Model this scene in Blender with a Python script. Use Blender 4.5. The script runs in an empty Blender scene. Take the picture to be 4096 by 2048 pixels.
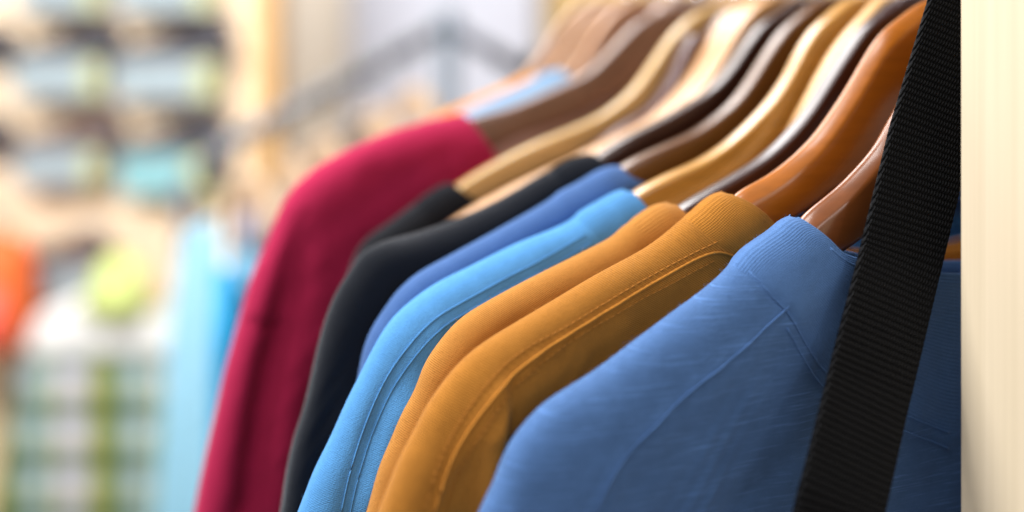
import bpy, math, random
import numpy as np
from mathutils import Vector, Matrix

random.seed(4)
scene = bpy.context.scene
COL = scene.collection

# ------------------------------------------------------------------ camera, light, exposure
EYE = 1.45                                    # camera height above the shop floor
cam = bpy.data.cameras.new('camera')
cam.sensor_width = 36.0
cam.lens = 35.156
cam.shift_y = -0.2471                         # level camera, frame shifted down
cam.clip_start = 0.02
cam.clip_end = 60
cam.dof.use_dof = True
cam.dof.focus_distance = 0.455
cam.dof.aperture_fstop = 1.4
cam.dof.aperture_blades = 9
cam_o = bpy.data.objects.new('camera', cam)
COL.objects.link(cam_o)
cam_o.location = (0, 0, EYE)
cam_o.rotation_euler = (math.radians(90), 0, 0)
scene.camera = cam_o

world = bpy.data.worlds.new('World')
scene.world = world
world.use_nodes = True
world.node_tree.nodes['Background'].inputs[0].default_value = (1.0, 0.96, 0.93, 1)
world.node_tree.nodes['Background'].inputs[1].default_value = 0.36

def lamp(name, loc, target, sx, sy, power, color, spread=180):
    l = bpy.data.lights.new(name, 'AREA')
    l.shape = 'RECTANGLE'; l.size = sx; l.size_y = sy
    l.energy = power; l.color = color; l.spread = math.radians(spread)
    o = bpy.data.objects.new(name, l)
    COL.objects.link(o)
    o.location = loc
    o.rotation_euler = (Vector(target) - Vector(loc)).to_track_quat('-Z', 'Y').to_euler()
    return o

lamp('ceiling_lamp', (-1.05, 0.45, EYE + 0.95), (0.05, 0.5, EYE - 0.12), 0.55, 0.4, 32, (1.0, 0.985, 0.97))
lamp('ceiling_lamp', (-0.62, 1.75, EYE + 1.15), (0.1, 0.55, EYE - 0.1), 1.1, 0.6, 17, (1.0, 0.985, 0.98))
lamp('ceiling_lamp', (-0.27, -0.02, EYE + 1.4), (0.08, 0.55, EYE - 0.1), 0.7, 0.4, 9, (1.0, 0.98, 0.97))
lamp('shop_lamp', (1.62, -1.40, EYE + 0.62), (0.15, 0.5, EYE - 0.06), 0.22, 0.6, 3.2, (1.0, 0.97, 0.95))
lamp('ceiling_lamp', (-1.0, 0.35, EYE + 1.0), (-0.95, 2.5, EYE - 0.25), 1.0, 0.6, 15, (1.0, 0.97, 0.95), 75)
lamp('ceiling_lamp', (-0.45, 2.15, EYE + 1.5), (-0.7, 3.6, EYE - 0.1), 1.2, 0.6, 58, (1.0, 0.98, 0.98))

scene.view_settings.view_transform = 'Standard'
scene.view_settings.look = 'None'
scene.view_settings.exposure = 0.22
scene.view_settings.gamma = 1.0
scene.cycles.use_denoising = True
scene.cycles.max_bounces = 8
scene.cycles.sample_clamp_indirect = 6

# ------------------------------------------------------------------ small helpers
def lin(c):
    return tuple(((x / 255) / 12.92 if x / 255 <= 0.04045 else (((x / 255) + 0.055) / 1.055) ** 2.4) for x in c)

def rgba(c):
    return (*lin(c), 1)

def empty(name, loc, rz, label, cat, group=None):
    o = bpy.data.objects.new(name, None)
    o.empty_display_size = 0.02
    COL.objects.link(o)
    o.location = loc
    o.rotation_euler = (0, 0, rz)
    o['label'] = label
    o['category'] = cat
    if group: o['group'] = group
    return o

def tag(o, label, cat, group=None):
    o['label'] = label; o['category'] = cat
    if group: o['group'] = group
    return o

def mesh_obj(name, verts, faces, mat, parent=None, normals=None, uv=None, smooth=True):
    me = bpy.data.meshes.new(name)
    me.from_pydata([tuple(map(float, v)) for v in verts], [], [tuple(map(int, f)) for f in faces])
    me.materials.append(mat)
    if smooth:
        me.polygons.foreach_set('use_smooth', [True] * len(me.polygons))
    if uv is not None:
        lay = me.uv_layers.new(name='UVMap')
        idx = np.empty(len(me.loops), dtype=np.int32)
        me.loops.foreach_get('vertex_index', idx)
        lay.data.foreach_set('uv', np.asarray(uv, dtype=np.float32)[idx].ravel())
    me.update()
    if normals is not None:
        me.normals_split_custom_set_from_vertices([tuple(map(float, n)) for n in normals])
    o = bpy.data.objects.new(name, me)
    COL.objects.link(o)
    if parent is not None: o.parent = parent
    return o

class Mesh:
    def __init__(s): s.v = []; s.f = []
    def box(s, lo, hi, bevel=0):
        x0, y0, z0 = lo; x1, y1, z1 = hi
        n = len(s.v)
        s.v += [(x0,y0,z0),(x1,y0,z0),(x1,y1,z0),(x0,y1,z0),(x0,y0,z1),(x1,y0,z1),(x1,y1,z1),(x0,y1,z1)]
        s.f += [tuple(n+i for i in q) for q in ((0,3,2,1),(4,5,6,7),(0,1,5,4),(1,2,6,5),(2,3,7,6),(3,0,4,7))]
        return s
    def tube(s, pts, r, n=8, caps=True, up=(0, 0, 1)):
        pts = [Vector(p) for p in pts]
        rr = r if isinstance(r, (list, tuple)) else [r] * len(pts)
        base = len(s.v)
        for i, p in enumerate(pts):
            t = (pts[min(i+1, len(pts)-1)] - pts[max(i-1, 0)]).normalized()
            u = Vector(up)
            if abs(t.dot(u)) > 0.95: u = Vector((1, 0, 0)) if abs(t.x) < 0.9 else Vector((0, 1, 0))
            a = t.cross(u).normalized(); b = t.cross(a).normalized()
            for k in range(n):
                w = 2 * math.pi * k / n
                s.v.append(tuple(p + a * (rr[i] * math.cos(w)) + b * (rr[i] * math.sin(w))))
        for i in range(len(pts) - 1):
            for k in range(n):
                q = base + i * n
                s.f.append((q + k, q + (k+1) % n, q + n + (k+1) % n, q + n + k))
        if caps:
            s.f.append(tuple(base + k for k in range(n))[::-1])
            s.f.append(tuple(base + (len(pts)-1) * n + k for k in range(n)))
        return s
    def loft(s, rings, closed_ends=True):
        base = len(s.v); n = len(rings[0])
        for r in rings: s.v += [tuple(p) for p in r]
        for i in range(len(rings) - 1):
            for k in range(n):
                q = base + i * n
                s.f.append((q + k, q + (k+1) % n, q + n + (k+1) % n, q + n + k))
        if closed_ends:
            s.f.append(tuple(base + k for k in range(n))[::-1])
            s.f.append(tuple(base + (len(rings)-1) * n + k for k in range(n)))
        return s
    def build(s, name, mat, parent=None, smooth=True, bevel=0, segs=2):
        o = mesh_obj(name, s.v, s.f, mat, parent, smooth=smooth)
        if bevel:
            m = o.modifiers.new('edge', 'BEVEL'); m.width = bevel; m.segments = segs; m.limit_method = 'ANGLE'
            m.harden_normals = True
        return o

# ------------------------------------------------------------------ materials
def new_mat(name):
    m = bpy.data.materials.new(name); m.use_nodes = True
    nt = m.node_tree
    return m, nt, nt.nodes['Principled BSDF']

def N(nt, kind, **kw):
    n = nt.nodes.new(kind)
    for k, v in kw.items(): setattr(n, k, v)
    return n

def plain(name, col, rough=0.6, metal=0, var=0.12, scale=30, spec=0.5):
    m, nt, b = new_mat(name)
    tc = N(nt, 'ShaderNodeTexCoord')
    no = N(nt, 'ShaderNodeTexNoise'); no.inputs['Scale'].default_value = scale; no.inputs['Detail'].default_value = 4
    nt.links.new(tc.outputs['Object'], no.inputs['Vector'])
    mx = N(nt, 'ShaderNodeMix', data_type='RGBA')
    c = lin(col)
    mx.inputs[6].default_value = (*[x * (1 - var) for x in c], 1)
    mx.inputs[7].default_value = (*[min(1, x * (1 + var)) for x in c], 1)
    nt.links.new(no.outputs['Fac'], mx.inputs[0])
    nt.links.new(mx.outputs[2], b.inputs['Base Color'])
    b.inputs['Roughness'].default_value = rough
    b.inputs['Metallic'].default_value = metal
    b.inputs['Specular IOR Level'].default_value = spec
    return m

def cloth(name, col, rib=0.0, rib_period=0.0013, axis='X', slub=0.0, knit=0.4, knit_period=0.0009, sheen=0.25, var=0.16):
    """Cotton jersey: fine knit columns from the cloth's own UV (metres), soft mottling, optional slub streaks, optional ribs."""
    m, nt, b = new_mat(name)
    L = nt.links.new
    uv = N(nt, 'ShaderNodeUVMap')
    sep = N(nt, 'ShaderNodeSeparateXYZ'); L(uv.outputs[0], sep.inputs[0])
    def wave(out, period):
        mu = N(nt, 'ShaderNodeMath', operation='MULTIPLY'); mu.inputs[1].default_value = 2 * math.pi / period
        L(out, mu.inputs[0])
        si = N(nt, 'ShaderNodeMath', operation='SINE'); L(mu.outputs[0], si.inputs[0])
        return si.outputs[0]
    tc = N(nt, 'ShaderNodeTexCoord')
    n1 = N(nt, 'ShaderNodeTexNoise'); n1.inputs['Scale'].default_value = 140; n1.inputs['Detail'].default_value = 6; n1.inputs['Roughness'].default_value = 0.65
    L(tc.outputs['Object'], n1.inputs['Vector'])
    n2 = N(nt, 'ShaderNodeTexNoise'); n2.inputs['Scale'].default_value = 1500; n2.inputs['Detail'].default_value = 2
    L(tc.outputs['Object'], n2.inputs['Vector'])
    add = N(nt, 'ShaderNodeMath', operation='ADD'); L(n1.outputs['Fac'], add.inputs[0]); L(n2.outputs['Fac'], add.inputs[1])
    fac = add.outputs[0]
    hv = N(nt, 'ShaderNodeMath', operation='MULTIPLY'); hv.inputs[1].default_value = 0.5; L(fac, hv.inputs[0])
    fac = hv.outputs[0]
    height = n2.outputs['Fac']
    kn = wave(sep.outputs[0 if axis == 'X' else 1], knit_period)
    kc = N(nt, 'ShaderNodeMath', operation='MULTIPLY_ADD'); kc.inputs[1].default_value = 0.16 * min(1, knit * 1.4); L(kn, kc.inputs[0]); L(fac, kc.inputs[2])
    fac = kc.outputs[0]
    k2 = N(nt, 'ShaderNodeMath', operation='MULTIPLY_ADD'); k2.inputs[1].default_value = knit; L(kn, k2.inputs[0]); L(height, k2.inputs[2])
    height = k2.outputs[0]
    if rib:
        rw = wave(sep.outputs[1 if axis == 'X' else 0], rib_period)
        rc = N(nt, 'ShaderNodeMath', operation='MULTIPLY_ADD'); rc.inputs[1].default_value = 0.13; L(rw, rc.inputs[0]); L(fac, rc.inputs[2]); fac = rc.outputs[0]
        k3 = N(nt, 'ShaderNodeMath', operation='MULTIPLY_ADD'); k3.inputs[1].default_value = rib; L(rw, k3.inputs[0]); L(height, k3.inputs[2])
        height = k3.outputs[0]
    if slub:
        mp = N(nt, 'ShaderNodeMapping'); mp.inputs['Scale'].default_value = (48, 48, 2300)
        mp.inputs['Rotation'].default_value = (0, math.radians(-7), 0)
        L(tc.outputs['Object'], mp.inputs['Vector'])
        ns = N(nt, 'ShaderNodeTexNoise'); ns.inputs['Scale'].default_value = 1.0; ns.inputs['Detail'].default_value = 3
        L(mp.outputs[0], ns.inputs['Vector'])
        rp = N(nt, 'ShaderNodeMapRange'); rp.inputs[1].default_value = 0.585; rp.inputs[2].default_value = 0.70
        rp.inputs[3].default_value = 0; rp.inputs[4].default_value = slub
        L(ns.outputs['Fac'], rp.inputs[0])
        a2 = N(nt, 'ShaderNodeMath', operation='ADD'); L(fac, a2.inputs[0]); L(rp.outputs[0], a2.inputs[1]); fac = a2.outputs[0]
        a3 = N(nt, 'ShaderNodeMath', operation='ADD'); L(height, a3.inputs[0]); L(rp.outputs[0], a3.inputs[1]); height = a3.outputs[0]
    c = lin(col)
    mx = N(nt, 'ShaderNodeMix', data_type='RGBA'); mx.clamp_factor = False
    mx.inputs[6].default_value = (*[x * (1 - 2 * var) for x in c], 1)
    mx.inputs[7].default_value = (*[min(1, x * (1 + 2 * var)) for x in c], 1)
    L(fac, mx.inputs[0])
    L(mx.outputs[2], b.inputs['Base Color'])
    bp = N(nt, 'ShaderNodeBump'); bp.inputs['Strength'].default_value = 0.7; bp.inputs['Distance'].default_value = 0.00045
    L(height, bp.inputs['Height']); L(bp.outputs[0], b.inputs['Normal'])
    b.inputs['Roughness'].default_value = 0.88
    b.inputs['Specular IOR Level'].default_value = 0.15
    b.inputs['Sheen Weight'].default_value = sheen
    b.inputs['Sheen Roughness'].default_value = 0.4
    b.inputs['Sheen Tint'].default_value = (*[min(1, 0.25 + 0.75 * x ** 0.5) for x in c], 1)
    return m

def varnished(name, col, rough=0.2, coat=0.6, var=0.16):
    """Lacquered hanger wood with faint grain along the arm."""
    m, nt, b = new_mat(name)
    L = nt.links.new
    tc = N(nt, 'ShaderNodeTexCoord')
    mp = N(nt, 'ShaderNodeMapping'); mp.inputs['Scale'].default_value = (35, 260, 260)
    L(tc.outputs['Object'], mp.inputs['Vector'])
    no = N(nt, 'ShaderNodeTexNoise'); no.inputs['Scale'].default_value = 1; no.inputs['Detail'].default_value = 5
    L(mp.outputs[0], no.inputs['Vector'])
    n3 = N(nt, 'ShaderNodeTexNoise'); n3.inputs['Scale'].default_value = 420; n3.inputs['Detail'].default_value = 3
    L(tc.outputs['Object'], n3.inputs['Vector'])
    c = lin(col)
    mx = N(nt, 'ShaderNodeMix', data_type='RGBA')
    mx.inputs[6].default_value = (*[x * (1 - 1.6 * var) for x in c], 1)
    mx.inputs[7].default_value = (*[min(1, x * (1 + 1.6 * var)) for x in c], 1)
    L(no.outputs['Fac'], mx.inputs[0]); L(mx.outputs[2], b.inputs['Base Color'])
    bp = N(nt, 'ShaderNodeBump'); bp.inputs['Strength'].default_value = 0.10; bp.inputs['Distance'].default_value = 0.0004
    L(n3.outputs['Fac'], bp.inputs['Height']); L(bp.outputs[0], b.inputs['Normal'])
    b.inputs['Roughness'].default_value = rough + 0.15
    b.inputs['Coat Weight'].default_value = coat
    b.inputs['Coat Roughness'].default_value = rough
    return m

def raw_wood(name, col, fine=900, var=0.06, rough=0.5):
    """Pale planed timber, fine straight grain along Z."""
    m, nt, b = new_mat(name)
    L = nt.links.new
    tc = N(nt, 'ShaderNodeTexCoord')
    mp = N(nt, 'ShaderNodeMapping'); mp.inputs['Scale'].default_value = (fine, fine, 5)
    L(tc.outputs['Object'], mp.inputs['Vector'])
    n1 = N(nt, 'ShaderNodeTexNoise'); n1.inputs['Scale'].default_value = 1; n1.inputs['Detail'].default_value = 5
    L(mp.outputs[0], n1.inputs['Vector'])
    mp2 = N(nt, 'ShaderNodeMapping'); mp2.inputs['Scale'].default_value = (fine * .14, fine * .14, 2.2)
    L(tc.outputs['Object'], mp2.inputs['Vector'])
    n2 = N(nt, 'ShaderNodeTexNoise'); n2.inputs['Scale'].default_value = 1; n2.inputs['Detail'].default_value = 3
    L(mp2.outputs[0], n2.inputs['Vector'])
    ad = N(nt, 'ShaderNodeMath', operation='ADD'); L(n1.outputs['Fac'], ad.inputs[0]); L(n2.outputs['Fac'], ad.inputs[1])
    mr = N(nt, 'ShaderNodeMapRange'); mr.inputs[1].default_value = 0.65; mr.inputs[2].default_value = 1.35
    L(ad.outputs[0], mr.inputs[0])
    c = lin(col)
    mx = N(nt, 'ShaderNodeMix', data_type='RGBA')
    mx.inputs[6].default_value = (c[0] * (1 - var), c[1] * (1 - 1.25 * var), c[2] * (1 - 1.9 * var), 1)
    mx.inputs[7].default_value = (*[min(1, x * (1 + var)) for x in c], 1)
    L(mr.outputs[0], mx.inputs[0]); L(mx.outputs[2], b.inputs['Base Color'])
    bp = N(nt, 'ShaderNodeBump'); bp.inputs['Strength'].default_value = 0.15; bp.inputs['Distance'].default_value = 0.0003
    L(n1.outputs['Fac'], bp.inputs['Height']); L(bp.outputs[0], b.inputs['Normal'])
    b.inputs['Roughness'].default_value = rough
    return m

def plaid(name):
    """Big check of white, teal and olive bands, from object space in metres."""
    m, nt, b = new_mat(name)
    L = nt.links.new
    tc = N(nt, 'ShaderNodeTexCoord'); sp = N(nt, 'ShaderNodeSeparateXYZ'); L(tc.outputs['Object'], sp.inputs[0])
    def bands(out, period, off, stops):
        ma = N(nt, 'ShaderNodeMath', operation='MULTIPLY_ADD'); ma.inputs[1].default_value = 1 / period; ma.inputs[2].default_value = off
        L(out, ma.inputs[0])
        fr = N(nt, 'ShaderNodeMath', operation='FRACT'); L(ma.outputs[0], fr.inputs[0])
        cr = N(nt, 'ShaderNodeValToRGB'); cr.color_ramp.interpolation = 'CONSTANT'
        e = cr.color_ramp.elements
        e[0].position = stops[0][0]; e[0].color = rgba(stops[0][1])
        e[1].position = stops[1][0]; e[1].color = rgba(stops[1][1])
        for p, c in stops[2:]:
            q = e.new(p); q.color = rgba(c)
        L(fr.outputs[0], cr.inputs[0])
        return cr.outputs[0]
    W = (228, 226, 236)
    v = bands(sp.outputs[0], 0.235, 0.62, [(0, W), (0.30, (168, 176, 104)), (0.62, (120, 164, 172)), (0.74, (205, 222, 222)), (0.90, (160, 176, 118))])
    h = bands(sp.outputs[2], 0.118, 0.30, [(0, W), (0.36, (44, 100, 108)), (0.62, (110, 114, 14)), (0.92, (210, 216, 212))])
    mx = N(nt, 'ShaderNodeMix', data_type='RGBA', blend_type='MULTIPLY'); mx.inputs[0].default_value = 0.75
    L(v, mx.inputs[6]); L(h, mx.inputs[7]); L(mx.outputs[2], b.inputs['Base Color'])
    b.inputs['Roughness'].default_value = 0.9
    b.inputs['Specular IOR Level'].default_value = 0.15
    return m

M_STEEL = plain('brushed_steel', (190, 192, 198), 0.25, 1.0, 0.05)
M_CHROME = plain('hook_chrome', (215, 215, 220), 0.15, 1.0, 0.03)

# ------------------------------------------------------------------ measured shapes (metres in a hanger's own plane: out along the left arm, up from the neck)
TRACE_HANGER = {
    'H1': [(0.0967, -0.0975), (0.0867, -0.0914), (0.0754, -0.0849), (0.0662, -0.0781), (0.0568, -0.0703), (0.0509, -0.0641), (0.045, -0.055), (0.0401, -0.0495)],
    'H2': [(0.1112, -0.0907), (0.0999, -0.0864), (0.0884, -0.0814), (0.0766, -0.0743), (0.0647, -0.0652), (0.055, -0.0548), (0.0476, -0.0462), (0.0401, -0.0365), (0.0313, -0.0246), (0.0223, -0.0147), (0.0094, -0.0066), (-0.0012, -0.0005), (-0.0066, 0.0016)],
    'H3': [(0.1246, -0.1026), (0.1072, -0.0949), (0.0905, -0.0879), (0.0734, -0.0798), (0.0584, -0.0692), (0.0456, -0.0572), (0.0339, -0.0429), (0.0221, -0.0283), (0.0086, -0.0135), (-0.0078, -0.0027), (-0.0247, 0.0017)],
    'H4': [(0.1311, -0.101), (0.1093, -0.0923), (0.0894, -0.086), (0.0715, -0.0772), (0.0558, -0.0659), (0.0424, -0.0542), (0.0316, -0.0411), (0.0233, -0.0277), (0.0122, -0.0142), (-0.002, -0.004), (-0.0193, 0.0018)],
    'H5': [(0.1248, -0.0909), (0.1021, -0.0822), (0.0786, -0.0744), (0.0626, -0.066), (0.049, -0.0562), (0.0379, -0.0437), (0.0267, -0.0288), (0.0153, -0.016), (0.0008, -0.0054), (-0.0169, 0.0018)],
    'H6': [(0.1307, -0.089), (0.1115, -0.0787), (0.0904, -0.0704), (0.0715, -0.0619), (0.0521, -0.0519), (0.038, -0.0391), (0.0265, -0.0248), (0.0149, -0.0128), (-0.0029, -0.0031), (-0.0242, 0.0019)],
    'H8': [(0.0872, -0.0787), (0.0641, -0.067), (0.0494, -0.0495), (0.0405, -0.0317), (0.0284, -0.0163), (0.0099, -0.0033)],
    'H9': [(0.191, -0.1118), (0.1651, -0.0989), (0.1383, -0.088), (0.1106, -0.0793), (0.0878, -0.0701), (0.0674, -0.0553), (0.0525, -0.0374), (0.0373, -0.0192), (0.0187, -0.006), (-0.0034, -0.0007)],
    'H11': [(0.17, -0.0765), (0.139, -0.0698), (0.1039, -0.0576), (0.0798, -0.0474), (0.0612, -0.0312), (0.0423, -0.0147), (0.0164, -0.0035), (-0.0102, 0.0007)],
}
TRACE_SHIRT = {
    'S1': dict(
        sil=[(0.1, -0.0967), (0.1054, -0.098), (0.1119, -0.1019), (0.1205, -0.1061), (0.1268, -0.1094), (0.131, -0.1129), (0.1361, -0.1173), (0.1413, -0.1211), (0.1514, -0.127), (0.1624, -0.1326), (0.1817, -0.1429), (0.2005, -0.1529), (0.215, -0.159), (0.2239, -0.1633), (0.2309, -0.1687), (0.237, -0.1749), (0.2421, -0.1828), (0.2455, -0.1909), (0.2514, -0.2013)],
        neck=[(0.1001, -0.0971), (0.0914, -0.1049), (0.0837, -0.1121), (0.0646, -0.1181), (0.0412, -0.1241), (0.017, -0.1284)],
        cs=[(0.1316, -0.1163), (0.1224, -0.1267), (0.1161, -0.1331), (0.0948, -0.1623), (0.0704, -0.1792), (0.0449, -0.1912), (0.0184, -0.2038)],
        front=[(0.0854, -0.1113), (0.1002, -0.1209), (0.1172, -0.1326), (0.1336, -0.1443), (0.1477, -0.1521), (0.1594, -0.1579), (0.1709, -0.1648), (0.1803, -0.1712), (0.1895, -0.1778), (0.1968, -0.183), (0.2022, -0.1893), (0.2067, -0.1956), (0.2093, -0.2027)],
    ),
    'S2': dict(
        sil=[(0.1157, -0.0904), (0.1202, -0.0903), (0.1268, -0.093), (0.1344, -0.0983), (0.1409, -0.1017), (0.1462, -0.1053), (0.1525, -0.109), (0.1609, -0.1132), (0.1852, -0.1225), (0.2048, -0.131), (0.2238, -0.1392), (0.2385, -0.1459), (0.2493, -0.153), (0.2581, -0.1618), (0.2651, -0.1708), (0.2703, -0.1799), (0.2754, -0.1881), (0.2796, -0.1972), (0.2847, -0.2091)],
        neck=[(0.1179, -0.0891), (0.1113, -0.0927), (0.1035, -0.0985), (0.0944, -0.1058)],
        cs=[(0.1412, -0.1002), (0.1319, -0.1086), (0.1209, -0.1172)],
        st1=[(0.1261, -0.1082), (0.1325, -0.1103), (0.1514, -0.1175), (0.1796, -0.1287), (0.2066, -0.1403), (0.2269, -0.1478), (0.2412, -0.1575), (0.2517, -0.1691), (0.262, -0.1854), (0.2671, -0.199), (0.2691, -0.2064)],
        edge=[(0.1206, -0.1169), (0.1282, -0.1125), (0.1325, -0.1134), (0.1514, -0.1206), (0.1796, -0.1322), (0.2066, -0.1437), (0.2233, -0.1513), (0.2377, -0.1605), (0.2482, -0.1721), (0.2578, -0.1861), (0.2629, -0.1998), (0.2651, -0.2072)],
        st2=[(0.1314, -0.1177), (0.1514, -0.1252), (0.1796, -0.1357), (0.2028, -0.145), (0.2196, -0.1538), (0.2341, -0.1627), (0.2439, -0.1736), (0.2535, -0.1885), (0.2603, -0.2081)],
        ridge=[(0.2355, -0.155), (0.2355, -0.165), (0.2362, -0.1781), (0.2403, -0.194), (0.2447, -0.2111)],
    ),
    'S3': dict(
        sil=[(0.128, -0.1), (0.1337, -0.0999), (0.1394, -0.1014), (0.1483, -0.106), (0.1549, -0.1094), (0.1603, -0.1133), (0.1743, -0.1188), (0.2054, -0.1299), (0.2273, -0.1386), (0.2389, -0.1445), (0.2484, -0.1532), (0.2559, -0.163), (0.2605, -0.1739), (0.2669, -0.1845), (0.2715, -0.1944), (0.2769, -0.2058), (0.2823, -0.2237)],
        neck=[(0.13, -0.0999), (0.1221, -0.106)],
        cs=[(0.1516, -0.111), (0.1429, -0.1194)],
    ),
    'S4': dict(
        sil=[(0.1335, -0.0991), (0.1371, -0.0993), (0.1418, -0.1006), (0.1523, -0.1051), (0.1603, -0.1086), (0.166, -0.1122), (0.175, -0.1155), (0.197, -0.1217), (0.2184, -0.1296), (0.239, -0.1373), (0.2531, -0.1454), (0.2629, -0.1538), (0.2707, -0.1652), (0.2765, -0.1757), (0.2841, -0.1896), (0.2917, -0.2053), (0.2991, -0.2188), (0.3037, -0.23), (0.3061, -0.2356)],
        neck=[(0.135, -0.1006), (0.1268, -0.108)],
        cs=[(0.1643, -0.1128), (0.1541, -0.1228)],
        st1=[(0.1638, -0.1176), (0.1814, -0.1249), (0.2028, -0.1326), (0.2275, -0.1425), (0.2435, -0.1492), (0.2552, -0.159), (0.2648, -0.1707), (0.2724, -0.1844), (0.2799, -0.2015), (0.2854, -0.217), (0.2891, -0.2323)],
        ridge=[(0.2425, -0.1549), (0.2445, -0.1641), (0.2513, -0.1782), (0.261, -0.1953), (0.2705, -0.2141), (0.2761, -0.2278), (0.278, -0.2344)],
        cuff=[(0.3063, -0.2201), (0.3, -0.2237), (0.2909, -0.2283), (0.2817, -0.2322)],
    ),
    'S5': dict(
        sil=[(0.1265, -0.0901), (0.131, -0.0909), (0.1371, -0.0923), (0.1493, -0.098), (0.1588, -0.1017), (0.1647, -0.1045), (0.1706, -0.1077), (0.1981, -0.1199), (0.2245, -0.131), (0.2416, -0.1385), (0.2521, -0.1464), (0.2603, -0.1566), (0.2654, -0.1639), (0.2695, -0.1734), (0.2715, -0.183), (0.2745, -0.1965), (0.2781, -0.2117), (0.2815, -0.2269), (0.2855, -0.2514)],
        neck=[(0.1242, -0.094), (0.1155, -0.099)],
        cs=[(0.163, -0.1083), (0.156, -0.1173)],
    ),
    'S6': dict(
        sil=[(0.1317, -0.0865), (0.136, -0.087), (0.1435, -0.0886), (0.1535, -0.0925), (0.1608, -0.0953), (0.1895, -0.1088), (0.2126, -0.1168), (0.235, -0.1224), (0.2546, -0.1259), (0.2652, -0.1312), (0.2725, -0.1408), (0.2788, -0.1505), (0.2839, -0.1622), (0.288, -0.176), (0.2921, -0.1938), (0.2961, -0.2094), (0.3002, -0.2209), (0.3042, -0.2384), (0.3071, -0.2576)],
        neck=[(0.13, -0.0882), (0.1211, -0.0955)],
        cs=[(0.1576, -0.0996), (0.1478, -0.1092)],
    ),
    'S7': dict(
        sil=[(0.1941, -0.1097), (0.198, -0.1104), (0.203, -0.1125), (0.218, -0.121), (0.2327, -0.1305), (0.2448, -0.1377), (0.2519, -0.1453), (0.2566, -0.1565), (0.2609, -0.17), (0.2648, -0.1834), (0.2695, -0.2013), (0.2741, -0.2191), (0.2776, -0.237), (0.2821, -0.25), (0.2867, -0.2698), (0.2901, -0.2915)],
        neck=[(0.1931, -0.1111), (0.1829, -0.1186)],
        cs=[(0.2158, -0.123), (0.2059, -0.1333)],
    ),
    'S8': dict(
        sil=[(0.1714, -0.0733), (0.1769, -0.0736), (0.1892, -0.0756), (0.2159, -0.0808), (0.2417, -0.0896), (0.2569, -0.0963), (0.2693, -0.103), (0.2791, -0.1109), (0.2876, -0.1213), (0.2936, -0.1342), (0.2995, -0.1483), (0.3066, -0.1645), (0.3125, -0.1831), (0.3171, -0.1994), (0.3229, -0.2201), (0.3275, -0.2409), (0.3321, -0.2615), (0.3366, -0.2821), (0.3405, -0.3022)],
        neck=[(0.1713, -0.0752), (0.163, -0.0872), (0.1478, -0.1049)],
        cs=[(0.1985, -0.084), (0.1879, -0.1048)],
        valley=[(0.2792, -0.1326), (0.2851, -0.1536), (0.291, -0.1792), (0.2957, -0.2025), (0.3027, -0.23), (0.3073, -0.2576), (0.3108, -0.2805), (0.313, -0.3008)],
        ridge=[(0.2623, -0.1413), (0.2696, -0.1623), (0.2768, -0.1857), (0.2827, -0.2089), (0.2887, -0.232), (0.2934, -0.2551), (0.2957, -0.2785)],
    ),
}

# ------------------------------------------------------------------ curves
def resample(pts, n=None, step=None, clustered=None):
    p = np.asarray(pts, float)
    seg = np.linalg.norm(np.diff(p, axis=0), axis=1)
    s = np.concatenate([[0], np.cumsum(seg)])
    if clustered is not None:
        t = clustered * s[-1]
    else:
        n = n or int(s[-1] / step) + 2
        t = np.linspace(0, s[-1], n)
    # monotone-ish smooth interpolation: Catmull-Rom through the points, chord parameter
    m = np.zeros_like(p)
    m[1:-1] = (p[2:] - p[:-2]) / (s[2:] - s[:-2])[:, None]
    m[0] = (p[1] - p[0]) / seg[0]; m[-1] = (p[-1] - p[-2]) / seg[-1]
    i = np.clip(np.searchsorted(s, t, side='right') - 1, 0, len(seg) - 1)
    h = seg[i]; u = ((t - s[i]) / h)[:, None]; h = h[:, None]
    u2 = u * u; u3 = u2 * u
    return (2*u3 - 3*u2 + 1) * p[i] + (u3 - 2*u2 + u) * h * m[i] + (-2*u3 + 3*u2) * p[i+1] + (u3 - u2) * h * m[i+1]

def smooth_curve(p, it=2):
    p = np.array(p, float)
    for _ in range(it):
        q = p.copy(); q[1:-1] = 0.25 * p[:-2] + 0.5 * p[1:-1] + 0.25 * p[2:]; p = q
    return p

def curve_dist(P, C):
    """Distance of points P (n,2) to polyline C, and the signed side."""
    a = C[:-1]; d = C[1:] - a
    l2 = (d ** 2).sum(1) + 1e-15
    best = np.full(len(P), 1e9); side = np.zeros(len(P))
    for i in range(len(a)):
        w = P - a[i]
        t = np.clip((w @ d[i]) / l2[i], 0, 1)
        e = w - t[:, None] * d[i]
        dd = (e ** 2).sum(1)
        k = dd < best
        best[k] = dd[k]
        side[k] = np.sign(d[i][0] * w[k, 1] - d[i][1] * w[k, 0])
    return np.sqrt(best), side

AC = -0.028            # where the hook stands, in the same plane coordinates
NECK = 0.0045

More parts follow.
